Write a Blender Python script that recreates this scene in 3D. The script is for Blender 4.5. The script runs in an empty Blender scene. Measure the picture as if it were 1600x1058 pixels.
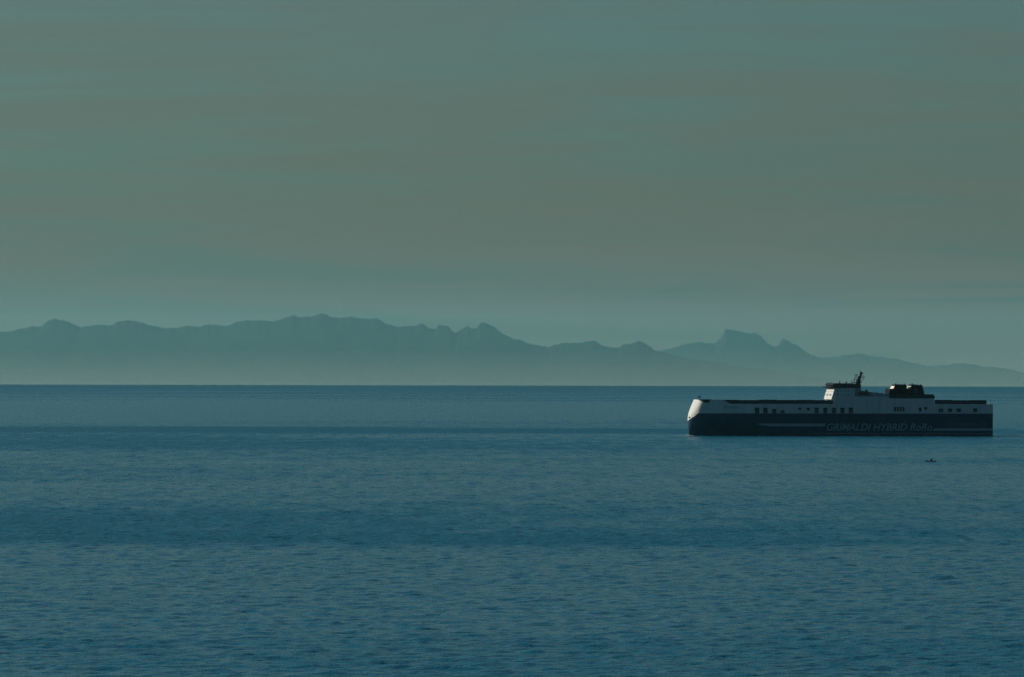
import bpy, bmesh, math, random
import numpy as np
from mathutils import Vector, Matrix, noise as mnoise

R = math.radians
scene = bpy.context.scene
col = scene.collection
random.seed(7)

# ------------------------------------------------------------------ camera
CAM_H = 55.0                    # a cliff-top viewpoint above the sea
EARTH = 7.4e6                   # earth radius with normal refraction
FPX = 9144.0                    # focal length in photo pixels (1600 wide)
cam_d = bpy.data.cameras.new("camera")
cam_d.sensor_width = 36.0
cam_d.lens = 36.0 * FPX / 1600.0
cam_d.clip_start = 5.0
cam_d.clip_end = 400000.0
cam = bpy.data.objects.new("camera", cam_d)
col.objects.link(cam)
PITCH = math.atan((567.2 - 529.0) / FPX)
ROLL = R(0.125)
cam.matrix_world = (Matrix.Translation((0, 0, CAM_H)) @ Matrix.Rotation(R(90) + PITCH, 4, 'X')
                    @ Matrix.Rotation(ROLL, 4, 'Z'))
scene.camera = cam

# ------------------------------------------------------------------ sun and sky
SUN_AZ = 26.0       # degrees the sun stands behind the camera's left-hand side
SUN_EL = 20.0
sun_dir = Vector((-math.cos(R(SUN_AZ)) * math.cos(R(SUN_EL)),
                  math.sin(R(SUN_AZ)) * math.cos(R(SUN_EL)), math.sin(R(SUN_EL))))
sun_d = bpy.data.lights.new("sun", 'SUN')
sun_d.energy = 5.0
sun_d.angle = R(0.5)
sun_d.color = (1.0, 0.90, 0.76)
sun = bpy.data.objects.new("sun", sun_d)
sun.rotation_euler = sun_dir.to_track_quat('Z', 'Y').to_euler()
col.objects.link(sun)

world = bpy.data.worlds.new("World")
scene.world = world
world.use_nodes = True
nt = world.node_tree
nt.nodes.clear()
N = nt.nodes.new
L = nt.links.new
w_out = N('ShaderNodeOutputWorld')
w_bg = N('ShaderNodeBackground')
sky = N('ShaderNodeTexSky')
sky.sky_type = 'NISHITA'
sky.sun_disc = False
sky.sun_elevation = R(SUN_EL)
sky.sun_rotation = math.atan2(sun_dir.x, sun_dir.y)
sky.altitude = 50
sky.air_density = 1.0
sky.dust_density = 1.6
sky.ozone_density = 2.0
tint = N('ShaderNodeMix'); tint.data_type = 'RGBA'; tint.blend_type = 'MULTIPLY'
tint.inputs['Factor'].default_value = 1.0
tint.inputs['B'].default_value = (0.40, 0.72, 0.81, 1)
L(sky.outputs['Color'], tint.inputs['A'])
# thin, long streaks of high cloud, all round the sky
tc = N('ShaderNodeTexCoord')
mp = N('ShaderNodeMapping')
mp.inputs['Scale'].default_value = (12.0, 12.0, 200.0)
mp.inputs['Location'].default_value = (3.1, 5.2, 2.4)
L(tc.outputs['Generated'], mp.inputs['Vector'])
cn = N('ShaderNodeTexNoise')
cn.inputs['Scale'].default_value = 1.0
cn.inputs['Detail'].default_value = 5.0
cn.inputs['Roughness'].default_value = 0.5
cn.inputs['Distortion'].default_value = 0.9
L(mp.outputs['Vector'], cn.inputs['Vector'])
# a thin warm veil of high cloud: its slant path, and so its opacity, grows towards the horizon
sep = N('ShaderNodeSeparateXYZ'); L(tc.outputs['Generated'], sep.inputs[0])


def wm(op, a, b_=None):
    q = N('ShaderNodeMath'); q.operation = op
    for i, x in enumerate((a, b_)):
        if x is None: continue
        if isinstance(x, (int, float)): q.inputs[i].default_value = x
        else: L(x, q.inputs[i])
    return q.outputs[0]


VEIL_TAU = 0.014
thick = N('ShaderNodeMapRange')
L(cn.outputs['Fac'], thick.inputs[0])
for i, x in enumerate((0.37, 0.65, 0.25, 2.1)): thick.inputs[i + 1].default_value = x
tau = wm('MULTIPLY', thick.outputs[0], VEIL_TAU)
opac = wm('SUBTRACT', 1.0, wm('EXPONENT', wm('MULTIPLY', wm('DIVIDE', tau, wm('MAXIMUM', sep.outputs['Z'], 0.012)), -1.0)))
cm = N('ShaderNodeMix'); cm.data_type = 'RGBA'
L(opac, cm.inputs['Factor'])
L(tint.outputs['Result'], cm.inputs['A'])
cm.inputs['B'].default_value = (2.22, 2.08, 1.55, 1)
L(cm.outputs['Result'], w_bg.inputs['Color'])
w_bg.inputs['Strength'].default_value = 0.050
L(w_bg.outputs['Background'], w_out.inputs['Surface'])

vs = scene.view_settings
vs.view_transform = 'Standard'
vs.look = 'None'
vs.exposure = 0.2
vs.gamma = 1.0
vs.use_curve_mapping = False
scene.render.engine = 'CYCLES'
scene.cycles.use_denoising = True
scene.cycles.denoiser = 'OPENIMAGEDENOISE'
scene.cycles.denoising_prefilter = 'FAST'
scene.cycles.volume_bounces = 0
scene.cycles.max_bounces = 6
scene.cycles.sample_clamp_indirect = 2.0
scene.cycles.sample_clamp_direct = 2.0


# ------------------------------------------------------------------ helpers
def tag(o, label=None, cat=None, group=None, kind=None):
    if label: o['label'] = label
    if cat: o['category'] = cat
    if group: o['group'] = group
    if kind: o['kind'] = kind
    return o


def empty(name, loc=(0, 0, 0), rz=0.0):
    o = bpy.data.objects.new(name, None)
    o.location = loc
    o.rotation_euler = (0, 0, rz)
    o.empty_display_size = 1.0
    col.objects.link(o)
    return o


class MB:
    """collects verts and faces for one mesh object"""
    def __init__(self):
        self.v, self.f = [], []

    def add(self, vs_, fs_):
        b = len(self.v)
        self.v += [tuple(p) for p in vs_]
        self.f += [tuple(i + b for i in f) for f in fs_]
        return self

    def box(self, x0, x1, y0, y1, z0, z1):
        return self.add([(x0, y0, z0), (x1, y0, z0), (x1, y1, z0), (x0, y1, z0),
                         (x0, y0, z1), (x1, y0, z1), (x1, y1, z1), (x0, y1, z1)],
                        [(0, 3, 2, 1), (4, 5, 6, 7), (0, 1, 5, 4), (1, 2, 6, 5), (2, 3, 7, 6), (3, 0, 4, 7)])

    def prism(self, poly, y0, y1):
        """poly in (x, z), counter-clockwise seen from -y"""
        n = len(poly)
        vs_ = [(x, y0, z) for x, z in poly] + [(x, y1, z) for x, z in poly]
        fs_ = [tuple(range(n)), tuple(reversed(range(n, 2 * n)))]
        for i in range(n):
            j = (i + 1) % n
            fs_.append((j, i, i + n, j + n))
        return self.add(vs_, fs_)

    def slab(self, poly, z0, z1):
        """poly in (x, y), counter-clockwise seen from above"""
        n = len(poly)
        vs_ = [(x, y, z0) for x, y in poly] + [(x, y, z1) for x, y in poly]
        fs_ = [tuple(reversed(range(n))), tuple(range(n, 2 * n))]
        for i in range(n):
            j = (i + 1) % n
            fs_.append((i, j, j + n, i + n))
        return self.add(vs_, fs_)

    def tube(self, p0, p1, r0, r1=None, n=8):
        r1 = r0 if r1 is None else r1
        a, b = Vector(p0), Vector(p1)
        d = (b - a).normalized()
        u = d.orthogonal().normalized()
        w = d.cross(u)
        vs_, fs_ = [], []
        for c, r in ((a, r0), (b, r1)):
            for k in range(n):
                t = 2 * math.pi * k / n
                vs_.append(c + (u * math.cos(t) + w * math.sin(t)) * r)
        for k in range(n):
            j = (k + 1) % n
            fs_.append((k, j, j + n, k + n))
        fs_.append(tuple(reversed(range(n))))
        fs_.append(tuple(range(n, 2 * n)))
        return self.add(vs_, fs_)

    def ball(self, c, r, n=12, m=8, sz=1.0):
        vs_, fs_ = [], []
        for i in range(m + 1):
            p = math.pi * i / m
            for k in range(n):
                t = 2 * math.pi * k / n
                vs_.append((c[0] + r * math.sin(p) * math.cos(t), c[1] + r * math.sin(p) * math.sin(t),
                            c[2] + r * sz * math.cos(p)))
        for i in range(m):
            for k in range(n):
                j = (k + 1) % n
                fs_.append((i * n + k, (i + 1) * n + k, (i + 1) * n + j, i * n + j))
        return self.add(vs_, fs_)

    def build(self, name, mat, parent=None, smooth=False):
        me = bpy.data.meshes.new(name)
        me.from_pydata(self.v, [], self.f)
        me.validate()
        bm = bmesh.new(); bm.from_mesh(me)
        bmesh.ops.remove_doubles(bm, verts=bm.verts, dist=1e-4)
        bmesh.ops.recalc_face_normals(bm, faces=bm.faces)
        bm.to_mesh(me); bm.free()
        if smooth:
            me.polygons.foreach_set('use_smooth', [True] * len(me.polygons))
        me.materials.append(mat)
        o = bpy.data.objects.new(name, me)
        col.objects.link(o)
        if parent: o.parent = parent
        return o


def copy_tree(o, parent=None):
    c = o.copy()
    col.objects.link(c)
    c.parent = parent
    for ch in list(o.children):
        copy_tree(ch, c)
    return c


def paint(name, rgb, rough=0.5, var=0.12, scale=0.35, streak=True, metallic=0.0, spec=0.3):
    """weathered paint: base colour with soft blotches and vertical run marks"""
    m = bpy.data.materials.new(name)
    m.use_nodes = True
    t = m.node_tree
    b = t.nodes['Principled BSDF']
    b.inputs['Roughness'].default_value = rough
    b.inputs['Metallic'].default_value = metallic
    b.inputs['Specular IOR Level'].default_value = spec
    tcn = t.nodes.new('ShaderNodeTexCoord')
    mpn = t.nodes.new('ShaderNodeMapping')
    mpn.inputs['Scale'].default_value = (1.0, 1.0, 0.12 if streak else 1.0)
    nz = t.nodes.new('ShaderNodeTexNoise')
    nz.inputs['Scale'].default_value = scale
    nz.inputs['Detail'].default_value = 6
    rp = t.nodes.new('ShaderNodeValToRGB')
    rp.color_ramp.elements[0].position = 0.3
    rp.color_ramp.elements[1].position = 0.7
    rp.color_ramp.elements[0].color = tuple(c * (1 - var) for c in rgb) + (1,)
    rp.color_ramp.elements[1].color = tuple(min(1, c * (1 + var * 0.5)) for c in rgb) + (1,)
    t.links.new(tcn.outputs['Object'], mpn.inputs['Vector'])
    t.links.new(mpn.outputs['Vector'], nz.inputs['Vector'])
    t.links.new(nz.outputs['Fac'], rp.inputs['Fac'])
    t.links.new(rp.outputs['Color'], b.inputs['Base Color'])
    return m


M = dict(
    mid=paint('blue_grey_paint', (0.22, 0.27, 0.31), 0.6, 0.2, 0.4),
    faint=paint('faint_lettering', (0.07, 0.11, 0.15), 0.6, 0.1, 0.4),
    near_black=paint('flat_black', (0.010, 0.012, 0.015), 0.9, 0.3, 0.5, spec=0.03),  # even near-black colour for bridge floor, funnels and funnel base
    white=paint('white_paint', (0.435, 0.450, 0.440), 0.7, 0.14, 0.25, spec=0.15),
    navy=paint('navy_paint', (0.011, 0.045, 0.078), 0.7, 0.25, 0.2, spec=0.1),
    boot=paint('boot_paint', (0.020, 0.030, 0.045), 0.6, 0.3, 0.3),
    letter=paint('letter_paint', (0.22, 0.30, 0.34), 0.7, 0.1, 0.4, spec=0.1),
    dark=paint('dark_grey_paint', (0.025, 0.035, 0.045), 0.8, 0.3, 0.4, spec=0.05),
    grey=paint('grey_paint', (0.25, 0.27, 0.28), 0.6, 0.2, 0.4),
    deck=paint('deck_paint', (0.07, 0.09, 0.09), 0.8, 0.3, 0.3, False),
    orange=paint('lifeboat_orange_shaded', (0.09, 0.025, 0.015), 0.5, 0.1, 0.5),  # orange darkened so the sunlit lifeboat looks shaded
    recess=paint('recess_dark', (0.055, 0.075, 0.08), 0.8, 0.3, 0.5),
    tarp=paint('trailer_tarp', (0.020, 0.030, 0.045), 0.75, 0.3, 0.5),
    rubber=paint('black_rubber', (0.02, 0.02, 0.02), 0.8, 0.2, 1.0, False),
    emblem=paint('emblem_teal', (0.02, 0.06, 0.08), 0.7, 0.1, 0.5),
    hood=paint('pale_casing', (0.66, 0.60, 0.48), 0.5, 0.15, 0.4),
    foam=paint('sea_foam', (0.75, 0.78, 0.78), 0.9, 0.3, 1.5, False),
)
glass = bpy.data.materials.new('dark_glass')
glass.use_nodes = True
gb = glass.node_tree.nodes['Principled BSDF']
gb.inputs['Base Color'].default_value = (0.012, 0.02, 0.025, 1)
gb.inputs['Roughness'].default_value = 0.08
M['glass'] = glass


def sea_z(d):
    return -d * d / (2 * EARTH)


# ------------------------------------------------------------------ sea: one curved sheet out past the horizon
# wind patches on the water: centre x, y, half-widths, strength (metres)
PATCHES = [(-550, 4900, 900, 210, 1.3), (-450, 4100, 700, 420, 0.45), (-290, 1960, 250, 190, 0.75), (-330, 2900, 260, 240, 0.35),
           (30, 1860, 170, 60, 0.5), (-80, 1400, 260, 230, -1.0), (-300, 7500, 2500, 1500, -0.6),
           (0, 26000, 12000, 10000, 1.2), (120, 1080, 260, 70, 0.15), (150, 2700, 500, 350, -0.2)]
BUMP = (0.5, 1.1)
ROUGH = (0.09, 0.38)


def make_sea():
    # one polar sheet: fine rings and spokes where single waves can be seen, coarse elsewhere
    rnd = np.random.RandomState(11)
    comps = []
    for lam in np.geomspace(2.1, 22.0, 90):
        th = rnd.normal(0.0, 0.85) + 0.15
        k = 2 * math.pi / lam
        slope = 0.0185 if lam < 8 else 0.0185 * (8.0 / lam) ** 0.8
        comps.append((k * math.sin(th), k * math.cos(th), slope / k, rnd.uniform(0, 2 * math.pi)))

    def waves(x, y):
        h = np.zeros_like(x)
        for kx, ky, amp, ph in comps:
            h += amp * np.sin(kx * x + ky * y + ph)
        return h + 0.35 * h * np.abs(h)

    def ss(t):
        t = np.clip(t, 0, 1)
        return t * t * (3 - 2 * t)

    WEDGE = R(9.0)
    all_v, all_f, base = [], [], 0

    def grid(rr, aa, displace):
        nonlocal base
        rr, aa = np.asarray(rr), np.asarray(aa)
        A, RR = np.meshgrid(aa, rr)
        x, y = RR * np.sin(A), RR * np.cos(A)
        z = -RR ** 2 / (2 * EARTH)
        if displace:
            fade = ss((RR - 790) / 90) * ss((6200 - RR) / 1600) * ss((WEDGE - np.abs(A)) / R(0.6))
            z = z + waves(x, y) * fade
        n, m_ = len(rr), len(aa)
        idx = np.arange(n * m_).reshape(n, m_) + base
        q = np.stack([idx[:-1, :-1], idx[:-1, 1:], idx[1:, 1:], idx[1:, :-1]], -1).reshape(-1, 4)
        all_v.append(np.stack([x, y, z], -1).reshape(-1, 3)); all_f.append(q)
        base += n * m_

    coarse = [1.0] + list(np.geomspace(30.0, 167000.0, 170))
    grid(coarse, np.linspace(WEDGE, 2 * math.pi - WEDGE, 500), False)
    fine = []
    r = 790.0
    while r < 6200.0:
        fine.append(r)
        r += 0.9 * (r / 900.0) ** 1.22
    spokes = np.linspace(-WEDGE, WEDGE, 681)
    grid([c for c in coarse if c < 785] + fine + [c for c in coarse if c > 6210], spokes, True)
    V = np.concatenate(all_v).astype(np.float32); F = np.concatenate(all_f).astype(np.int32)
    me = bpy.data.meshes.new('sea')
    me.vertices.add(len(V)); me.vertices.foreach_set('co', V.ravel())
    me.loops.add(F.size); me.loops.foreach_set('vertex_index', F[:, ::-1].ravel())
    me.polygons.add(len(F)); me.polygons.foreach_set('loop_start', np.arange(0, F.size, 4, dtype=np.int32))
    me.polygons.foreach_set('loop_total', np.full(len(F), 4, dtype=np.int32))
    me.update(calc_edges=True)
    me.polygons.foreach_set('use_smooth', [True] * len(me.polygons))
    o = bpy.data.objects.new('sea', me)
    col.objects.link(o)
    m = bpy.data.materials.new('sea_water')
    m.use_nodes = True
    t = m.node_tree
    n_, l_ = t.nodes.new, t.links.new
    b = t.nodes['Principled BSDF']
    b.inputs['Base Color'].default_value = (0.001, 0.095, 0.150, 1)
    b.inputs['IOR'].default_value = 1.333
    g = n_('ShaderNodeNewGeometry')

    def nz(sx, sy, off, detail=4.0, rough=0.55, dist=0.0):
        mp_ = n_('ShaderNodeMapping')
        mp_.inputs['Scale'].default_value = (1.0 / sx, 1.0 / sy, 0.0)
        mp_.inputs['Location'].default_value = (off, off * 1.7, 0)
        l_(g.outputs['Position'], mp_.inputs['Vector'])
        q = n_('ShaderNodeTexNoise')
        q.noise_dimensions = '2D'
        q.inputs['Scale'].default_value = 1.0
        q.inputs['Detail'].default_value = detail
        q.inputs['Roughness'].default_value = rough
        q.inputs['Distortion'].default_value = dist
        l_(mp_.outputs['Vector'], q.inputs['Vector'])
        return q.outputs['Fac']

    def mth(op, a, b_=None, c_=None):
        q = n_('ShaderNodeMath'); q.operation = op
        for i, x in enumerate((a, b_, c_)):
            if x is None: continue
            if isinstance(x, (int, float)): q.inputs[i].default_value = x
            else: l_(x, q.inputs[i])
        return q.outputs[0]

    def rng(v, a0, a1, b0, b1):
        q = n_('ShaderNodeMapRange'); q.interpolation_type = 'SMOOTHSTEP'
        l_(v, q.inputs[0])
        for i, x in enumerate((a0, a1, b0, b1)): q.inputs[i + 1].default_value = x
        return q.outputs[0]

    # wind patches: broad cat's paws, long across the view
    warp_x = mth('MULTIPLY', mth('SUBTRACT', nz(420, 260, 1.9, 4.0, 0.55), 0.5), 420.0)
    warp_y = mth('MULTIPLY', mth('SUBTRACT', nz(300, 170, 6.4, 4.0, 0.6), 0.5), 300.0)
    sp = n_('ShaderNodeSeparateXYZ')
    l_(g.outputs['Position'], sp.inputs[0])
    px_, py_ = mth('ADD', sp.outputs['X'], warp_x), mth('ADD', sp.outputs['Y'], warp_y)

    def patch(cx, cy, rx, ry, amp):
        u = mth('POWER', mth('ABSOLUTE', mth('DIVIDE', mth('SUBTRACT', px_, cx), rx)), 2.0)
        v = mth('POWER', mth('ABSOLUTE', mth('DIVIDE', mth('SUBTRACT', py_, cy), ry)), 2.0)
        return mth('MULTIPLY', mth('EXPONENT', mth('MULTIPLY', mth('ADD', u, v), -1.0)), amp)

    wind = mth('ADD', mth('MULTIPLY', nz(800, 420, 4.3, 3.0, 0.5), 0.68),
               mth('MULTIPLY', nz(170, 120, 9.1, 3.0, 0.6), 0.32))
    wind = rng(wind, 0.15, 0.88, 0.05, 0.75)
    # narrow streaks drawn out along the wind
    wind = mth('ADD', wind, mth('MULTIPLY', mth('SUBTRACT', nz(14.0, 95.0, 3.7, 3.0, 0.6), 0.5), 0.9))
    for spec in PATCHES:
        wind = mth('ADD', wind, patch(*spec))
    wind = rng(wind, 0.0, 1.3, 0.0, 1.0)
    height = nz(4.0, 2.6, 2.2, 4.0, 0.6, 0.4)
    bp = n_('ShaderNodeBump')
    bp.inputs['Strength'].default_value = 1.0
    l_(rng(wind, 0.0, 1.0, BUMP[0], BUMP[1]), bp.inputs['Distance'])
    l_(height, bp.inputs['Height'])
    l_(bp.outputs['Normal'], b.inputs['Normal'])
    # beyond the finely meshed water the single waves pass into surface roughness
    ln = n_('ShaderNodeVectorMath'); ln.operation = 'LENGTH'
    l_(g.outputs['Position'], ln.inputs[0])
    far = rng(ln.outputs['Value'], 2800.0, 6000.0, 0.0, 0.10)
    l_(mth('ADD', rng(wind, 0.0, 1.0, ROUGH[0], ROUGH[1]), far), b.inputs['Roughness'])
    me.materials.append(m)
    return tag(o, 'blue rippled open sea reaching the horizon', 'sea', kind='structure')


make_sea()

# ------------------------------------------------------------------ far mountains
LEFT_SKY = [(-700, 600), (-500, 575), (-300, 548), (-150, 532), (-60, 525), (0, 520), (20, 516), (47, 511), (65, 509), (75, 502), (85, 499), (97, 501),
    (108, 504), (117, 510), (125, 512), (140, 509), (155, 507), (175, 508), (185, 504), (200, 501), (212, 501),
    (225, 505), (240, 511), (260, 513), (290, 511), (320, 508.5), (355, 509.5), (370, 503), (388, 500), (405, 500.5),
    (425, 504), (435, 501), (447, 495), (460, 493), (472, 497), (485, 495), (495, 491.5), (505, 490), (515, 494),
    (530, 496.5), (548, 495.5), (570, 499), (590, 500), (605, 506), (622, 511), (635, 511), (648, 509), (660, 506),
    (672, 513), (680, 515.5), (685, 509), (700, 511), (706, 518), (713, 521.5), (720, 514), (730, 510), (737, 515),
    (745, 514), (750, 505), (757, 503), (765, 508), (775, 515), (785, 522), (800, 528.5), (820, 535), (845, 541),
    (858, 544), (865, 540), (880, 537), (900, 536), (915, 535.5), (925, 533), (932, 534), (940, 541), (955, 543),
    (966, 545), (975, 538), (990, 536), (997, 533), (1005, 536), (1015, 543), (1026, 550), (1040, 553), (1060, 557),
    (1100, 563), (1160, 573), (1250, 586), (1350, 600), (1450, 612)]
RIGHT_SKY = [(820, 615), (900, 603), (960, 580), (1000, 556), (1035, 548), (1050, 545), (1060, 541), (1075, 537), (1100, 535), (1117, 537),
    (1125, 530), (1131, 521), (1133, 513), (1140, 515), (1155, 518.5), (1172, 521), (1180, 520.5), (1190, 526),
    (1200, 537), (1210, 543), (1216, 540), (1220, 532), (1224, 529), (1230, 532), (1245, 539), (1255, 547),
    (1270, 556), (1285, 559), (1300, 559), (1325, 555), (1345, 553), (1365, 557), (1400, 561), (1420, 565.5),
    (1450, 572), (1480, 570), (1505, 567), (1530, 571), (1570, 575), (1600, 582), (1680, 590), (1800, 600), (1950, 612)]


def lerp_tab(tab, x):
    if x <= tab[0][0]: return tab[0][1]
    for (x0, y0), (x1, y1) in zip(tab, tab[1:]):
        if x <= x1:
            return y0 + (y1 - y0) * (x - x0) / (x1 - x0)
    return tab[-1][1]


def make_range(name, tab, dist, depth, seed, label):
    """terrain massif whose crest follows the observed skyline, with spurs and gullies in front"""
    dip = math.sqrt(2 * CAM_H / EARTH)
    x0, x1 = tab[0][0], tab[-1][0]
    nx, ny = int((x1 - x0) / 1.6), 48
    verts, faces = [], []
    raw = []
    for i in range(nx + 1):
        px = x0 + (x1 - x0) * i / nx
        raw.append(CAM_H + dist * ((603.0 + (px - 800) * 0.0022 - lerp_tab(tab, px)) / FPX - dip) - sea_z(dist))
    soft = [sum(raw[max(0, min(nx, i + d))] for d in range(-38, 39)) / 77.0 - 60.0 for i in range(nx + 1)]
    for j in range(ny + 1):
        t = -1 + 1.6 * j / ny                 # -1 seaward foot, 0 crest, 0.6 behind
        for i in range(nx + 1):
            px = x0 + (x1 - x0) * i / nx
            X = (px - 800) / FPX * dist
            elev = (603.0 + (px - 800) * 0.0022 - lerp_tab(tab, px)) / FPX - dip
            crest = CAM_H + dist * elev - sea_z(dist)     # true height above the sea
            k = min(1.0, abs(t) * 2.5)
            w = min(1.0, abs(t) * 9.0)
            w2 = min(1.0, max(0.0, (abs(t) - 0.08) / 0.22)); w2 = w2 * w2 * (3 - 2 * w2)
            low = min(soft[i], crest)
            crest += (low + (soft[i] - low) * w2 - crest) * w + (34 * mnoise.noise(Vector((X / 260.0, seed, t))) + 22 * mnoise.noise(Vector((X / 90.0, seed + 5, t)))) * (1 - w)
            n1 = mnoise.noise(Vector((X / 5200.0 + seed, t * 2.2, seed)))
            n2 = mnoise.noise(Vector((X / 1700.0 + seed, t * 5.0, seed * 2.0)))
            n3 = mnoise.noise(Vector((X / 500.0, t * 13.0, seed * 3.0)))
            fall = max(0.0, 1 - abs(t)) if t < 0 else max(0.0, 1 - 1.5 * t)
            h = crest * fall * (1 + k * (0.16 * n1 + 0.10 * n2 + 0.05 * n3))
            h = min(h, crest * (1 - 0.04 * k))
            Y = dist + t * depth + k * n1 * depth * 0.08
            verts.append((X, Y, h + sea_z(math.hypot(X, Y)) - (60 if abs(t + 1) < 1e-6 else 0)))
    for j in range(ny):
        for i in range(nx):
            a = j * (nx + 1) + i
            faces.append((a, a + 1, a + nx + 2, a + nx + 1))
    me = bpy.data.meshes.new(name)
    me.from_pydata(verts, [], faces)
    o = bpy.data.objects.new(name, me)
    col.objects.link(o)
    m = bpy.data.materials.new(name + '_rock')
    m.use_nodes = True
    tt = m.node_tree
    bb = tt.nodes['Principled BSDF']
    bb.inputs['Roughness'].default_value = 1.0
    bb.inputs['Specular IOR Level'].default_value = 0.0
    q = tt.nodes.new('ShaderNodeTexNoise'); q.inputs['Scale'].default_value = 0.0008; q.inputs['Detail'].default_value = 8
    rp = tt.nodes.new('ShaderNodeValToRGB')
    rp.color_ramp.elements[0].color = (0.010, 0.016, 0.016, 1)
    rp.color_ramp.elements[1].color = (0.018, 0.022, 0.022, 1)
    gg = tt.nodes.new('ShaderNodeNewGeometry')
    tt.links.new(gg.outputs['Position'], q.inputs['Vector'])
    tt.links.new(q.outputs['Fac'], rp.inputs['Fac'])
    tt.links.new(rp.outputs['Color'], bb.inputs['Base Color'])
    me.materials.append(m)
    return tag(o, label, 'mountains', kind='structure')


make_range('mountain_range', LEFT_SKY, 138000.0, 11000.0, 3.3, 'hazy blue mountain range rising beyond the horizon on the left')
make_range('mountain_range', RIGHT_SKY, 160000.0, 8000.0, 8.1, 'paler jagged mountain range beyond the horizon behind the ship')



# ------------------------------------------------------------------ the cargo ship
U = 0.5097            # metres per image pixel along the hull
H0 = 681.0            # image pixel row of the waterline


def sx(u): return (u - 1075.0) * U          # station along the near side
def cx(u): return (u - 1068.5) * U          # station along the centreline
def hz_(v): return (H0 - v) * 0.5           # height above the waterline


HALF = 17.0
YAW = R(8.0)
near_mid = Vector((256.8, 4572.0, 0))
LSHIP = 477 * U
# bow at local x = 0; the origin of the empty is amidships on the waterline
axis = Vector((math.cos(YAW), math.sin(YAW), 0)); beam = Vector((-math.sin(YAW), math.cos(YAW), 0))
origin = near_mid + beam * HALF - axis * (LSHIP / 2)
origin.z = sea_z(near_mid.length)
ship = empty('cargo_ship', origin, YAW)
tag(ship, 'long white and navy roll-on roll-off cargo ship lying off the coast', 'ship')
SHIP_M = Matrix.Translation(origin) @ Matrix.Rotation(YAW, 4, 'Z')

STEM = [(-3, cx(1077)), (0, cx(1076.5)), (10, cx(1075.3)), (13, cx(1075)), (17.5, cx(1077.5)), (22.5, cx(1081.7)), (28, cx(1087))]
LBOW = [(-3, 62), (0, 58), (8, 38), (13, 22), (17.5, 13), (22.5, 10), (28, 9)]
EBOW = [(-3, 1.25), (0, 1.25), (8, 1.4), (13, 2.0), (17.5, 2.6), (22.5, 3.0), (28, 3.2)]
NB = 22
STA = [34.0, 60.0] + [60 + (LSHIP - 60) * i / 12 for i in range(1, 13)]


def plan(z):
    """half plan of the hull at height z: stem to stern corner, y >= 0"""
    xs_, lb, e = lerp_tab(STEM, z), lerp_tab(LBOW, z), lerp_tab(EBOW, z)
    pts = []
    for i in range(NB + 1):
        th = math.pi / 2 * i / NB
        pts.append((xs_ + lb * (1 - max(0.0, math.cos(th)) ** (2 / e)), HALF * max(0.0, math.sin(th)) ** (2 / e)))
    xe = pts[-1][0]
    xm = 72.0 if z < 15 else 50.0
    for i in range(1, 4):
        pts.append((xe + (xm - xe) * i / 3, HALF))
    for x in np.linspace(xm, LSHIP, 14)[1:]:
        pts.append((float(x), HALF))
    return pts


NP = len(plan(0))


def zb(i):
    """height of the navy / white paint line: runs level, drops towards the stem"""
    t = min(1.0, i / 13.0)
    return 11.5 + 6.0 * t ** 1.3


def loft(name, mat, levels, near_to=None, parent=None, closed_stern=True):
    """levels: list of functions i -> z; near_to limits how far the near side is plated"""
    mb = MB()
    rows = []
    for lv in levels:
        row = []
        for side in (1, -1):
            r_ = []
            for i in range(NP):
                z = lv(i)
                x, y = plan(z)[i]
                r_.append((x, y * side, z))
            row.append(r_)
        rows.append(row)
    vs_, fs_ = [], []
    for row in rows:
        vs_ += list(reversed(row[0])) + row[1]
    W = 2 * NP
    for a in range(len(rows) - 1):
        for k in range(W - 1):
            if near_to is not None and k >= NP + near_to: continue
            fs_.append((a * W + k, a * W + k + 1, (a + 1) * W + k + 1, (a + 1) * W + k))
        if closed_stern:
            fs_.append((a * W + W - 1, a * W, (a + 1) * W, (a + 1) * W + W - 1))
    mb.add(vs_, fs_)
    o = mb.build(name, mat, parent, smooth=True)
    # keep the stern and knuckle crisp
    o.data.polygons.foreach_set('use_smooth', [abs(p.normal.x) < 0.97 or p.center.x < 60 for p in o.data.polygons])
    return o


fr = lambda f: (lambda i: -3 + (zb(i) + 3) * f)
hull = loft('lower_hull', M['navy'], [fr(f) for f in (0, 0.15, 0.3, 0.45, 0.6, 0.75, 0.88, 1.0)], parent=ship)
ZTOP = 25.0
up = lambda f: (lambda i: zb(i) + (ZTOP - zb(i)) * f)
I60 = NB + 3
upper = loft('upper_hull', M['white'], [up(f) for f in (0, 0.2, 0.4, 0.6, 0.8, 1.0)], near_to=I60, parent=ship)
# bow bulwark standing above the weather deck, sloping down aft of the forecastle
mb = MB()
for side in (1, -1):
    prev = None
    xe = plan(25.0)[NB][0]
    for i in range(NB + 13):
        if i <= NB:
            x, y = plan(25.0)[i]
        else:
            x, y = xe + (sx(1144) - xe) * (i - NB) / 12.0, HALF
        t = min(1.0, max(0.0, (x - sx(1128)) / (sx(1143.5) - sx(1128))))
        top = 28.2 - 3.15 * t * t * (3 - 2 * t)
        xt, yt = plan(28.0)[i] if i <= NB else (x, y)
        ins = 0.35
        sc = (HALF - ins) / HALF
        cur = [(x, y * side, 25.0), (xt, yt * side, top), (xt + (ins if i < NB else 0), yt * side * sc, top), (x + (ins if i < NB else 0), y * side * sc, 25.0)]
        if prev:
            mb.add(prev + cur, [(0, 4, 5, 1), (1, 5, 6, 2), (2, 6, 7, 3)])
        prev = cur
mb.build('bow_bulwark', M['white'], ship, smooth=False)
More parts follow.
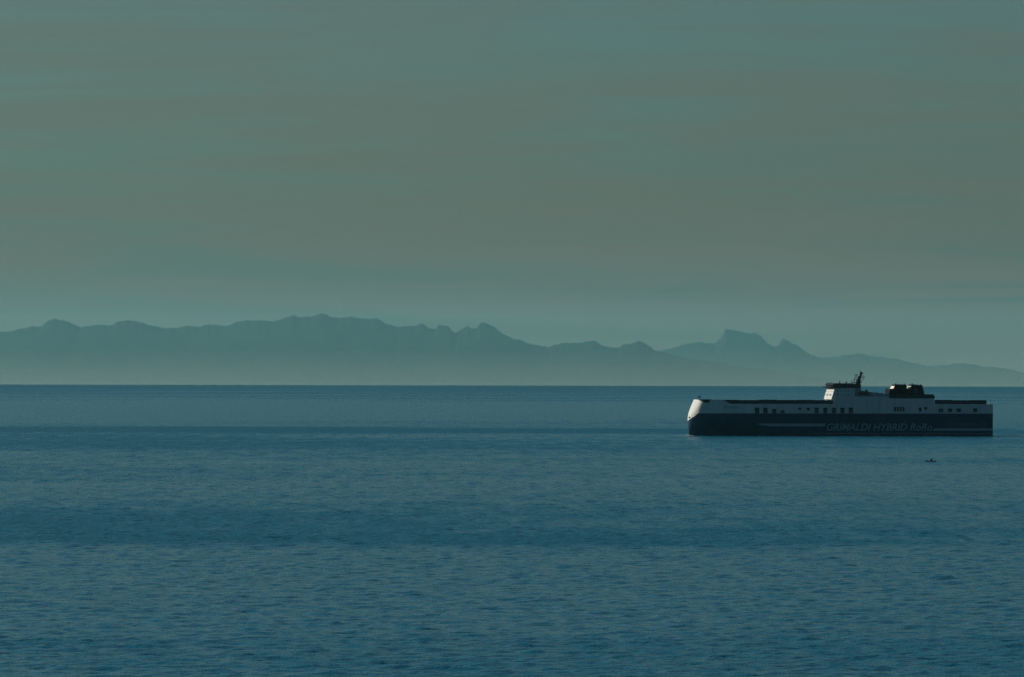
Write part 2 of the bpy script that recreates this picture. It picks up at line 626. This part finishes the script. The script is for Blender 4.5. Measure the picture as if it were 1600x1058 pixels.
# dark band along the top of the bulwark, reaching lower on the near side
for side in (1, -1):
    mb = MB()
    prev = None
    for i in range(6, NB + 1):
        t = min(1.0, max(0.0, (i - 6) / (NB - 8)))
        x, y = plan(28.0)[i]
        lo = 28.1 - 2.3 * t * (1 if side < 0 else 0.3)
        xl, yl = plan(lo)[i]
        cur = [(xl - 0.12, yl * side * 1.006, lo), (x - 0.12, y * side * 1.006, 28.35), (x + 0.4, y * side * 0.97, 28.35)]
        if prev:
            mb.add(prev + cur, [(0, 3, 4, 1), (1, 4, 5, 2)])
        prev = cur
    mb.build('bow_dark_band', M['dark'], ship)

# near-side plating of the upper hull with its ventilation openings
OPEN = [(1180, 1187, 637, 645.8), (1193, 1200, 637, 645.8), (1207, 1213.5, 639, 645.8), (1220, 1226.5, 641, 645.8),
        (1247, 1252.5, 637, 640), (1260.5, 1266, 637.3, 641.3), (1273, 1279.5, 637, 645.5), (1286.5, 1292.7, 637, 645.5),
        (1300, 1306.5, 637, 645.5), (1313.2, 1319.5, 637, 645.5), (1326, 1333, 636.7, 645.5),
        (1397, 1400.2, 635.5, 642.6), (1401.6, 1404.6, 635.5, 642.6), (1406, 1409, 635.2, 642.6), (1410.4, 1413.4, 635.5, 642.6),
        (1436, 1440, 636.8, 642.6), (1444.8, 1448.7, 636, 640), (1467, 1474, 638.2, 643.7), (1481.3, 1488, 638.2, 643.7),
        (1495, 1502, 638, 643.7), (1521, 1527.5, 637.6, 643.7)]
ops = [(sx(a), sx(b), hz_(d), hz_(c)) for a, b, c, d in OPEN]
x_start = plan(25.0)[I60][0]
xb = sorted(set([x_start, LSHIP] + [v for o in ops for v in o[:2]]))
zbk = sorted(set([17.5, ZTOP] + [v for o in ops for v in o[2:]]))
mb = MB()
for x0, x1 in zip(xb, xb[1:]):
    for z0, z1 in zip(zbk, zbk[1:]):
        xm, zm = (x0 + x1) / 2, (z0 + z1) / 2
        if any(o[0] < xm < o[1] and o[2] < zm < o[3] for o in ops): continue
        mb.add([(x0, -HALF, z0), (x1, -HALF, z0), (x1, -HALF, z1), (x0, -HALF, z1)], [(0, 1, 2, 3)])
mb.build('side_plating', M['white'], ship)
for (x0, x1, z0, z1) in ops:
    m2 = MB()
    y0, y1 = -HALF + 0.01, -HALF + 2.4
    m2.add([(x0, y0, z0), (x1, y0, z0), (x1, y0, z1), (x0, y0, z1), (x0, y1, z0), (x1, y1, z0), (x1, y1, z1), (x0, y1, z1)],
           [(4, 7, 6, 5), (0, 4, 5, 1), (1, 5, 6, 2), (2, 6, 7, 3), (3, 7, 4, 0)])
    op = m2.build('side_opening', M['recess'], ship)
    if x1 - x0 > 2.5 and z1 - z0 > 2.2:      # guard rail across the larger openings
        m3 = MB()
        for q in (0.25, 0.5):
            m3.tube((x0, -HALF + 0.3, z0 + (z1 - z0) * q), (x1, -HALF + 0.3, z0 + (z1 - z0) * q), 0.05, n=6)
        m3.build('guard_rail', M['grey'], op)

# weather deck
ring = [(x + 0.5 if i < NB else x, y * 0.985) for i, (x, y) in enumerate(plan(25.0))]
ring[-1] = (LSHIP - 0.3, ring[-1][1])
poly = [(x, -y) for x, y in ring] + [(x, y) for x, y in reversed(ring[1:])]
MB().slab(poly, 23.4, 23.7).build('weather_deck', M['deck'], ship)

# painted bands and boot-top, laid just proud of the plating
def band(name, pts, mat):
    m2 = MB()
    n = len(pts)
    m2.add([(x, -HALF - 0.02, z) for x, z in pts] + [(x, -HALF - 0.004, z) for x, z in pts],
           [tuple(range(n))] + [(i, (i + 1) % n, (i + 1) % n + n, i + n) for i in range(n)])
    return m2.build(name, mat, ship)


band('hull_stripe', [(sx(1182), hz_(662.4)), (sx(1196), hz_(665.2)), (sx(1206), hz_(666.2)), (sx(1289), hz_(666.2)), (sx(1290), hz_(661.8)), (sx(1192), hz_(661.8))], M['letter'])
band('hull_stripe', [(sx(1458.5), hz_(672.8)), (LSHIP - 0.05, hz_(672.8)), (LSHIP - 0.05, hz_(669.0)), (sx(1460), hz_(669.0))], M['letter'])
band('waterline_stripe', [(sx(1272), hz_(677.4)), (LSHIP - 0.05, hz_(677.4)), (LSHIP - 0.05, hz_(676.8)), (sx(1272), hz_(676.8))], M['grey'])
band('boot_top', [(sx(1200), -0.6), (LSHIP - 0.05, -0.6), (LSHIP - 0.05, 1.5), (sx(1200), 1.5)], M['boot'])


def lettering(name, text, u0, u1, v_base, v_top, mat, shear=0.0, bold=0.0):
    cu = bpy.data.curves.new(name, 'FONT')
    cu.body = text
    cu.shear = shear
    cu.offset = bold
    cu.size = 1.0
    cu.resolution_u = 4
    tmp = bpy.data.objects.new(name + '_tmp', cu)
    col.objects.link(tmp)
    dg = bpy.context.evaluated_depsgraph_get()
    me = bpy.data.meshes.new_from_object(tmp.evaluated_get(dg))
    bpy.data.objects.remove(tmp)
    me.name = name
    co = np.empty(len(me.vertices) * 3, dtype=np.float32)
    me.vertices.foreach_get('co', co)
    co = co.reshape(-1, 3)
    x0, x1, y0, y1 = co[:, 0].min(), co[:, 0].max(), co[:, 1].min(), co[:, 1].max()
    out = np.empty_like(co)
    out[:, 0] = sx(u0) + (co[:, 0] - x0) / (x1 - x0) * (u1 - u0) * U
    out[:, 1] = -HALF - 0.03
    out[:, 2] = hz_(v_base) + (co[:, 1] - y0) / (y1 - y0) * (v_base - v_top) * 0.5
    me.vertices.foreach_set('co', out.ravel())
    me.update()
    me.materials.clear(); me.materials.append(mat)
    o = bpy.data.objects.new(name, me)
    col.objects.link(o)
    o.parent = ship
    return o


lettering('hull_lettering', 'GRIMALDI HYBRID RoRo', 1292, 1457, 672.9, 661.4, M['letter'], 0.28, 0.008)
lettering('hull_lettering', 'ZERO EMISSION IN PORT', 1478, 1546, 666.2, 660.6, M['faint'], 0.28, 0.0)
# the ship's name near the bow is too far off to read: a row of small dark strokes
mb = MB()
rs = random.Random(3)
x = sx(1132)
while x < sx(1157):
    w = rs.uniform(0.5, 0.9)
    mb.box(x, x + 0.22, -HALF - 0.03, -HALF - 0.005, hz_(638), hz_(635.3))
    mb.box(x + 0.22, x + w, -HALF - 0.03, -HALF - 0.005, hz_(638), hz_(637.4) if rs.random() < 0.5 else hz_(637.6))
    mb.box(x + 0.22, x + w, -HALF - 0.03, -HALF - 0.005, hz_(635.9), hz_(635.3))
    x += w + 0.5
mb.build('name_lettering', M['navy'], ship)

# forecastle gear: light mast, hawse openings, small white fan head that catches the sun
mb = MB()
bx = sx(1098.5)
mb.tube((bx, -6, 23.7), (bx, -6, 30.0), 0.22, 0.16)
mb.tube((bx - 1.3, -6, 30.0), (bx + 0.2, -6, 29.6), 0.16)
mb.tube((bx, -6, 29.4), (bx + 1.0, -6, 31.6), 0.16)
mb.box(bx - 1.5, bx - 0.6, -6.5, -5.5, 29.7, 30.7)
mb.ball((bx + 0.1, -6, 30.4), 0.45, 10, 6)
mb.build('fore_mast', M['dark'], ship)
mb = MB()
mb.tube((sx(1117.5), -15.5, 23.7), (sx(1117.5), -15.5, 27.9), 0.2)
mb.tube((sx(1117.5), -15.5, 27.9), (sx(1117.5), -15.5, 28.2), 0.35, 0.6, 12)
mb.tube((sx(1117.5), -15.5, 28.2), (sx(1117.5), -15.5, 29.0), 0.6, 0.6, 12)
mb.build('ventilator_head', M['white'], ship)
for k, (yy, zz) in enumerate(((-4.0, 14.2), (-8.0, 14.0))):
    m2 = MB()
    pl = plan(zz)
    # x of the shell at this half-breadth
    xq = next(p[0] for p in pl if p[1] >= abs(yy))
    m2.box(xq - 0.5, xq + 0.5, yy - 1.1, yy + 1.1, zz - 0.5, zz + 0.5)
    m2.build('hawse_opening', M['recess'], ship)

# ------------------------------------------------------------------ superstructure
ACC = 15.5     # half width of the accommodation
# long deckhouse under bridge and funnels
deckhouse = MB().prism([(sx(1301), 23.71), (sx(1460), 23.71), (sx(1460), hz_(622)), (sx(1390), hz_(622)), (sx(1388), hz_(619.5)), (sx(1336), hz_(619.5)), (sx(1304), hz_(619.5))], -HALF + 0.35, HALF - 0.35).build('deckhouse', M['white'], ship)
# front tower with raked front
tower = MB().prism([(sx(1299.6), hz_(624)), (sx(1336), hz_(624)), (sx(1336), hz_(606)), (sx(1305), hz_(606))], -ACC, ACC)
tower = tower.build('accommodation_tower', M['white'], ship)
# two rows of windows on the raked front
def front_x(z): return sx(1299.6) + (z - hz_(624)) / (hz_(606) - hz_(624)) * (sx(1305) - sx(1299.6))
for row, zc in enumerate((hz_(617.0), hz_(612.0))):
    for k in ((-2, -1, 1, 2) if row == 0 else (-3, -1.5, 0, 1.5, 3)):
        yc = k * 4.2
        m2 = MB()
        w, hh = (1.3, 0.8) if row == 0 else (0.7, 0.4)
        a, b = front_x(zc - hh) - 0.03, front_x(zc + hh) - 0.03
        m2.add([(a, yc - w, zc - hh), (a, yc + w, zc - hh), (b, yc + w, zc + hh), (b, yc - w, zc + hh),
                (a + 0.02, yc - w, zc - hh), (a + 0.02, yc + w, zc - hh), (b + 0.02, yc + w, zc + hh), (b + 0.02, yc - w, zc + hh)],
               [(0, 1, 2, 3), (4, 7, 6, 5), (0, 4, 5, 1), (1, 5, 6, 2), (2, 6, 7, 3), (3, 7, 4, 0)])
        m2.build('front_window', M['glass'], tower)
# near-side windows of the tower
for row, v in enumerate((611.0, 616.5)):
    for u in (1309, 1314.5, 1320, 1325.5):
        m2 = MB().box(sx(u), sx(u) + 0.8, -ACC - 0.03, -ACC - 0.004, hz_(v) - 0.45, hz_(v) + 0.45)
        m2.build('side_window', M['glass'], tower)
# aft part of the tower, lower and dark with machinery
MB().prism([(sx(1336.2), hz_(619.4)), (sx(1347), hz_(619.4)), (sx(1347), hz_(609)), (sx(1346), hz_(606)), (sx(1336.2), hz_(606))], -ACC + 1.5, ACC - 1.5).build('aft_house', M['grey'], ship)

# bridge: floor slab with wings, glazed wheelhouse, roof
bridge = empty('bridge'); bridge.parent = ship
MB().slab([(sx(1298), -HALF + 0.2), (sx(1308), -HALF + 0.2), (sx(1346), -ACC), (sx(1346), ACC), (sx(1308), HALF + 1), (sx(1298), HALF + 1)], hz_(605.9), hz_(604.3)).build('bridge_deck', M['near_black'], bridge)
wh = MB().prism([(sx(1303), hz_(604.3)), (sx(1346), hz_(604.3)), (sx(1346), hz_(601.3)), (sx(1302), hz_(601.3))], -ACC + 0.5, ACC - 0.5).build('wheelhouse', M['dark'], bridge)
for k in range(9):
    u = 1305.5 + k * 4.3
    MB().box(sx(u), sx(u + 3.5), -ACC + 0.47, -ACC + 0.496, hz_(603.6), hz_(601.9)).build('bridge_window', M['glass'], wh)
for k in range(-6, 7):
    yc = k * 2.25
    MB().prism([(sx(1302.75), hz_(603.7)), (sx(1302.8), hz_(603.7)), (sx(1302.2), hz_(601.8)), (sx(1302.12), hz_(601.8))], yc - 0.95, yc + 0.95).build('bridge_window', M['glass'], wh)
MB().prism([(sx(1301), hz_(601.3)), (sx(1346), hz_(601.3)), (sx(1345), hz_(599.6)), (sx(1304), hz_(599.6))], -ACC - 0.2, ACC + 0.2).build('bridge_roof', M['dark'], bridge)
# forward monkey-island rail with aerials
for yy in (-ACC, ACC):
    mb = MB()
    mb.tube((sx(1303), yy, hz_(599.2)), (sx(1345), yy, hz_(599.0)), 0.09, n=6)
    for u in range(1304, 1345, 4):
        mb.tube((sx(u), yy, hz_(599.6)), (sx(u), yy, hz_(599.0)), 0.07, n=5)
    mb.build('roof_rail', M['dark'], bridge)
mb = MB()
mb.tube((cx(1293) + 0.5, 3, hz_(598.6)), (cx(1304), 3, hz_(599.0)), 0.16)
mb.tube((cx(1294), 3, hz_(599)), (cx(1293), 3, hz_(597.0)), 0.16)
mb.tube((cx(1299.5), 3, hz_(599)), (cx(1299.5), 3, hz_(596.2)), 0.16)
mb.build('signal_yard', M['dark'], bridge)
for u in (1311.5, 1322.0):
    m2 = MB()
    m2.tube((cx(u), 0, hz_(599.7)), (cx(u), 0, hz_(597.8)), 0.35, 0.3)
    m2.ball((cx(u), 0, hz_(597.3)), 0.85, 12, 8, 1.15)
    m2.tube((cx(u) + 0.1, 0, hz_(596.4)), (cx(u) + 0.1, 0, hz_(594.8)), 0.1)
    m2.build('radome', M['grey'], bridge)

# mast leaning aft with its yards
mast = MB().prism([(cx(1337.5), hz_(600)), (cx(1344.5), hz_(600)), (cx(1344.5), hz_(593)), (cx(1346), hz_(588)), (cx(1347.3), hz_(582.5)), (cx(1346), hz_(580.5)), (cx(1344.2), hz_(582)), (cx(1343.3), hz_(587)), (cx(1340), hz_(592))], -1.2, 1.2).build('mast', M['dark'], ship)
m2 = MB()
m2.box(cx(1331), cx(1346.5), -2.2, 2.2, hz_(597.9), hz_(596.8)); m2.build('mast_platform', M['dark'], mast)
m2 = MB()
m2.box(cx(1336.3), cx(1351.5), -1.4, 1.4, hz_(589.8), hz_(588.7)); m2.build('mast_platform', M['dark'], mast)
m2 = MB()
for (u0, v0, u1, v1, r_) in ((1335, 597, 1335, 589.5, 0.24), (1330.7, 600, 1330.7, 593, 0.2), (1344, 583, 1344.3, 578.8, 0.2), (1341.5, 589, 1340.0, 584.8, 0.2), (1348.5, 589, 1348.5, 585.5, 0.18), (1338.6, 597, 1338.0, 591.5, 0.2), (1346.6, 592.5, 1349.8, 592.5, 0.18), (1349.6, 592.5, 1349.6, 590.2, 0.16), (1343.4, 597, 1347.8, 594.6, 0.2), (1334.4, 593.2, 1341, 593.2, 0.2), (1350, 589, 1350, 586, 0.1), (1333, 597, 1333, 594, 0.1)):
    MB().tube((cx(u0), 0, hz_(v0)), (cx(u1), 0, hz_(v1)), r_).build('aerial', M['dark'], mast)
MB().tube((cx(1337.5), 0, hz_(589)), (cx(1337.9), 0, hz_(585.2)), 0.24).box(cx(1335.2), cx(1340.4), -0.4, 0.4, hz_(586.2), hz_(585.0)).build('radar_scanner', M['dark'], mast)
MB().box(cx(1344.3), cx(1349), -0.4, 0.4, hz_(584), hz_(582.6)).build('radar_scanner', M['dark'], mast)

# upper deck behind the tower: rails, vents, lockers
mb = MB()
for yy in (-HALF + 0.8,):
    for k in range(3):
        z = hz_(619.5) + 0.5 + k * 0.45
        mb.tube((sx(1357), yy, z), (sx(1390), yy, z), 0.05, n=5)
    for u in range(1357, 1391, 3):
        mb.tube((sx(u), yy, hz_(619.5)), (sx(u), yy, hz_(619.5) + 1.5), 0.06, n=5)
mb.build('deck_rail', M['grey'], ship)
MB().box(sx(1347.2), sx(1390.6), -HALF + 1.6, HALF - 1.6, hz_(619.4), hz_(615.0)).build('upper_house', M['mid'], ship)
for (u0, u1, v, y0, y1, mm) in ((1357.5, 1361, 613.6, -9, 6, 'grey'), (1361, 1369, 612.6, -6, 4, 'mid'), (1370, 1374, 613.2, -10, -4, 'grey'),
                                 (1374, 1384, 613.8, -7, 5, 'mid')):
    m2 = MB().box(sx(u0), sx(u1) - 0.15, y0, y1, hz_(615.0) + 0.01, hz_(v))
    m2.build('deck_locker', M[mm], ship)
for u in (1370.8, 1373.2, 1385):
    m2 = MB().tube((sx(u), -12, hz_(615.0) + 0.01), (sx(u), -12, hz_(611.0)), 0.22, 0.15)
    m2.build('vent_post', M['grey'], ship)

# funnels on a dark casing
casing = MB().prism([(sx(1394), hz_(622.2)), (sx(1460.8), hz_(622.2)), (sx(1460.8), hz_(619)), (sx(1458.5), hz_(616)), (sx(1392), hz_(616)), (sx(1392), hz_(619.4)), (sx(1393), hz_(621))], -HALF + 0.1, HALF - 0.1).build('funnel_casing', M['dark'], ship)
FW = 6.4
fbase = MB().prism([(sx(1390.8), hz_(616)), (sx(1446.6), hz_(616)), (sx(1445.2), hz_(609.8)), (sx(1444.6), hz_(607.3)), (sx(1392.8), hz_(607.3))], -FW - 6, FW - 6 + 5).build('funnel_base', M['near_black'], ship)


def funnel(a, b, c, d, vtop_f, vtop_a):
    """a, b foot (fore, aft), c, d top (fore, aft) in image pixels"""
    f = MB().prism([(sx(a), hz_(607.3)), (sx(b), hz_(607.3)), (sx(d), hz_(vtop_a)), (sx(c), hz_(vtop_f))], -FW - 6, FW - 6).build('funnel', M['near_black'], ship)
    x0, x1, z0, z1 = sx(a) - 0.06, sx(c) - 0.06, hz_(607.2), hz_(vtop_f + 0.4)
    m2 = MB()
    m2.add([(x0, -FW - 5.9, z0), (x0, FW - 6.1, z0), (x1, FW - 6.1, z1), (x1, -FW - 5.9, z1),
            (x0 + 0.04, -FW - 5.9, z0), (x0 + 0.04, FW - 6.1, z0), (x1 + 0.04, FW - 6.1, z1), (x1 + 0.04, -FW - 5.9, z1)],
           [(0, 1, 2, 3), (4, 7, 6, 5), (0, 4, 5, 1), (1, 5, 6, 2), (2, 6, 7, 3), (3, 7, 4, 0)])
    m2.build('funnel_front', M['hood'], f)
    for q in (0.06, 0.3, 0.5, 0.7, 0.94):
        x = sx(c) + (sx(d) - sx(c)) * q
        v = vtop_f + (vtop_a - vtop_f) * q
        hgt = 0.9 if q in (0.06, 0.94) else 0.45
        m3 = MB().tube((x, -FW - 4.6 + 3 * q, hz_(v) - 0.2), (x, -FW - 4.6 + 3 * q, hz_(v) + hgt), 0.55 if hgt > 0.5 else 0.4, n=10)
        m3.build('exhaust_pipe', M['dark'], f)
    return f


funnel(1397.6, 1419.0, 1401.2, 1418.0, 600.4, 600.9)
f2 = funnel(1423.6, 1444.6, 1427.2, 1443.4, 600.4, 601.9)
mb = MB()
for k in range(20):
    t0, t1 = 2 * math.pi * k / 20, 2 * math.pi * (k + 1) / 20
    q = [(sx(1432.5) + r_ * math.cos(t), -FW - 6.03, hz_(610.6) + r_ * math.sin(t)) for r_, t in ((1.0, t0), (1.9, t0), (1.9, t1), (1.0, t1))]
    mb.add(q, [(0, 1, 2, 3)])
mb.build('funnel_emblem', M['emblem'], ship)

# stern flagstaff
MB().box(sx(1542), LSHIP - 0.35, -HALF + 0.3, HALF - 0.3, 23.71, 24.97).build('mooring_deck', M['deck'], ship)
MB().tube((sx(1550.3), -13, 24.98), (sx(1550.3), -13, hz_(623.5)), 0.12, 0.08).tube((sx(1549.6), -13, hz_(627)), (sx(1551.2), -13, hz_(627)), 0.07).build('flagstaff', M['dark'], ship)


# ------------------------------------------------------------------ things carried on the ship
def on_ship(o, x, y, z, rz=0.0):
    o.matrix_world = SHIP_M @ Matrix.Translation((x, y, z)) @ Matrix.Rotation(rz, 4, 'Z')
    return o


def make_trailer():
    """box-bodied road trailer, 13.6 m, standing on its wheels and landing legs"""
    t = empty('trailer')
    MB().box(0, 13.6, -1.28, 1.28, 1.15, 1.35).build('chassis', M['dark'], t)
    b = MB().box(0.03, 13.57, -1.26, 1.26, 1.352, 4.0).build('cargo_box', M['tarp'], t)
    rib = MB()
    for k in range(0, 12):
        rib.box(0.35 + k * 1.15, 0.43 + k * 1.15, -1.30, -1.262, 1.40, 3.95)
    rib.build('side_rib', M['dark'], b)
    for xx in (9.2, 10.5, 11.8):
        for s_ in (-1, 1):
            MB().tube((xx, s_ * 0.95, 0.52), (xx, s_ * 1.24, 0.52), 0.52, n=14).build('wheel', M['rubber'], t)
    for s_ in (-1, 1):
        MB().box(2.6, 2.75, s_ * 0.8 - 0.08, s_ * 0.8 + 0.08, 0.0, 1.148).build('landing_leg', M['grey'], t)
    return t


trailer0 = make_trailer()
spots = []
x = sx(1127)
ords = ('first', 'second', 'third', 'fourth', 'fifth', 'sixth')
for k in range(6):
    spots.append((x, f'dark covered trailer on the foredeck, {ords[k]} of six counted from the bow', 0.0))
    x += 14.95
x = sx(1462)
for k in range(3):
    spots.append((x, f'dark covered trailer on the afterdeck, {ords[k]} of three counted from the funnels', 0.0))
    x += 13.72
spots[-1] = spots[-1]
for k, (x, lab, dz) in enumerate(spots):
    o = trailer0 if k == 0 else copy_tree(trailer0)
    on_ship(o, x, -14.6, 23.7)
    o.scale = (1.09 if k < 6 else 1.0, 1.0, 1.05 + (0.05, 0.0, 0.09, 0.03, 0.06, 0.0, 0.08, 0.02, 0.05)[k])
    tag(o, lab, 'trailer', 'trailers parked along the ship\'s open deck')


def make_lifeboat():
    b = empty('lifeboat')
    secs = [(-4.6, 0.15, 1.5), (-4.0, 0.9, 1.9), (-2.5, 1.4, 2.2), (0, 1.55, 2.35), (2.5, 1.4, 2.25), (4.0, 0.95, 2.0), (4.6, 0.25, 1.6)]
    vs_, fs_ = [], []
    n = 10
    for xx, w, h_ in secs:
        for k in range(n):
            a = 2 * math.pi * k / n
            zz = math.sin(a)
            vs_.append((xx, w * math.cos(a), 1.2 + (h_ - 1.2) * zz if zz > 0 else 1.2 + 1.2 * zz * min(1.0, w / 1.1)))
    for i in range(len(secs) - 1):
        for k in range(n):
            j = (k + 1) % n
            fs_.append((i * n + k, i * n + j, (i + 1) * n + j, (i + 1) * n + k))
    fs_.append(tuple(range(n))); fs_.append(tuple(reversed(range((len(secs) - 1) * n, len(secs) * n))))
    MB().add(vs_, fs_).build('hull', M['orange'], b, smooth=True)
    MB().box(1.6, 3.0, -0.7, 0.7, 2.15, 2.9).build('conning_hatch', M['orange'], b)
    for xx in (-3.2, 3.2):
        MB().tube((xx, 0.2, 1.9), (xx, 2.0, 3.4), 0.12, n=6).tube((xx, 2.0, -0.4), (xx, 2.0, 3.4), 0.14, n=6).build('davit_arm', M['grey'], b)
    return b


lb = make_lifeboat()
on_ship(lb, sx(1350), -HALF + 0.75, hz_(619.5) + 1.0)
lb.scale = (0.95, 0.5, 1.5)
tag(lb, 'enclosed orange lifeboat in the shade behind the ship\'s bridge tower', 'lifeboat')

# ------------------------------------------------------------------ small open boat in the foreground
sb_d = 3337.0
sb = empty('small_boat', (239.0, sb_d, sea_z(sb_d) - 0.15), R(3))
sb.scale = (1, 1, 0.92)
tag(sb, 'small dark motor boat low on the water in front of the ship', 'boat')
vs_, fs_ = [], []
secs = [(-3.1, 0.06, 1.15), (-2.6, 0.45, 1.0), (-1.6, 0.85, 0.8), (0, 1.05, 0.66), (1.6, 1.0, 0.6), (2.5, 0.9, 0.6)]
for xx, w, top in secs:
    for yy, zz in ((-1, top), (-0.92, top * 0.4), (-0.5, -0.15), (0, -0.28), (0.5, -0.15), (0.92, top * 0.4), (1, top)):
        vs_.append((xx, yy * w, zz))
n = 7
for i in range(len(secs) - 1):
    for k in range(n - 1):
        fs_.append((i * n + k, i * n + k + 1, (i + 1) * n + k + 1, (i + 1) * n + k))
fs_.append(tuple(range((len(secs) - 1) * n, len(secs) * n)))
for i in range(len(secs) - 1):
    fs_.append((i * n, (i + 1) * n, (i + 1) * n + n - 1, i * n + n - 1))
MB().add(vs_, fs_).build('hull', M['dark'], sb)
wh2 = MB().prism([(-0.75, 0.6), (0.85, 0.6), (0.8, 1.75), (-0.35, 1.75)], -0.62, 0.62).build('wheelhouse', M['recess'], sb)
MB().box(-0.5, 1.0, -0.7, 0.7, 1.755, 1.83).build('roof', M['dark'], wh2)
MB().box(-0.1, 0.6, -0.645, -0.625, 1.15, 1.6).build('window', M['glass'], wh2)
MB().box(2.45, 2.95, -0.22, 0.22, 0.55, 1.15).tube((2.7, 0, 0.55), (2.75, 0, -0.3), 0.09, n=6).build('outboard_motor', M['rubber'], sb)
mb = MB()
mb.tube((-2.6, -0.4, 1.0), (-2.5, -0.4, 1.35), 0.03, n=5).tube((-2.6, 0.4, 1.0), (-2.5, 0.4, 1.35), 0.03, n=5).tube((-2.5, -0.4, 1.35), (-2.5, 0.4, 1.35), 0.03, n=5)
mb.build('bow_rail', M['grey'], sb)


# ------------------------------------------------------------------ foam at the ship's stem and stern
def foam(name, pts, label):
    """clump of low foam lumps; pts = (x, y, rx, ry, h) in ship coordinates"""
    rf = random.Random(5)
    m2 = MB()
    for (x, y, rx, ry, h_) in pts:
        for k in range(10):
            a, q = rf.uniform(0, 6.28), math.sqrt(rf.random())
            m2.ball((x + rx * q * math.cos(a), y + ry * q * math.sin(a), 0.05), rf.uniform(0.35, 0.8), 7, 5, h_ * rf.uniform(0.6, 1.1))
    o = m2.build(name, M['foam'], None, smooth=True)
    o.matrix_world = SHIP_M
    return tag(o, label, 'foam', kind='stuff')


foam('bow_foam', [(cx(1075.5), -1.0, 1.6, 1.4, 0.9), (cx(1078.5), -4.0, 2.0, 2.0, 0.5), (cx(1080), 2.0, 2.0, 2.5, 0.5)], 'white foam around the ship\'s stem')
# ------------------------------------------------------------------ haze: the air over the sea
def volume_box(name, x0, x1, y0, y1, z0, z1, rgb, dens, aniso):
    o = MB().box(x0, x1, y0, y1, z0, z1).build(name, None_mat(name, rgb, dens, aniso))
    return tag(o, kind='stuff')


def None_mat(name, rgb, dens, aniso):
    m = bpy.data.materials.new(name + '_air')
    m.use_nodes = True
    t = m.node_tree
    t.nodes.clear()
    out = t.nodes.new('ShaderNodeOutputMaterial')
    pv = t.nodes.new('ShaderNodeVolumePrincipled')
    pv.inputs['Color'].default_value = rgb + (1,)
    pv.inputs['Density'].default_value = dens
    pv.inputs['Anisotropy'].default_value = aniso
    t.links.new(pv.outputs['Volume'], out.inputs['Volume'])
    return m


hz = volume_box('haze', -169000, 169000, -169000, 169000, sea_z(167000) - 1, 1400.0, (0.23, 0.57, 0.64), 4.8e-6, 0.3)
tag(hz, 'thin blue sea haze fading the far mountains', 'haze')


def make_mist():
    """low bank of marine mist lying on the sea between the horizon and the coast"""
    az = [R(a) for a in np.linspace(-14, 14, 29)]
    rr = list(np.linspace(40000.0, 125000.0, 30))
    n, m_ = len(rr), len(az)
    verts, faces = [], []
    for top in (0, 1):
        for r_ in rr:
            for a in az:
                verts.append((r_ * math.sin(a), r_ * math.cos(a), sea_z(r_) + (260.0 if top else -20.0)))
    o_ = n * m_
    for i in range(n - 1):
        for j in range(m_ - 1):
            a = i * m_ + j
            faces.append((a, a + 1, a + m_ + 1, a + m_))
            faces.append((a + o_, a + m_ + o_, a + m_ + 1 + o_, a + 1 + o_))
    for i in range(n - 1):
        for j in (0, m_ - 1):
            a = i * m_ + j
            faces.append((a, a + m_, a + m_ + o_, a + o_))
    for j in range(m_ - 1):
        for i in (0, n - 1):
            a = i * m_ + j
            faces.append((a, a + 1, a + 1 + o_, a + o_))
    mb = MB(); mb.v, mb.f = verts, faces
    return mb.build('sea_mist', None_mat('sea_mist', (0.58, 0.66, 0.60), 6.0e-6, 0.3))


tag(make_mist(), 'low pale mist bank at the foot of the mountains', 'mist', kind='stuff')
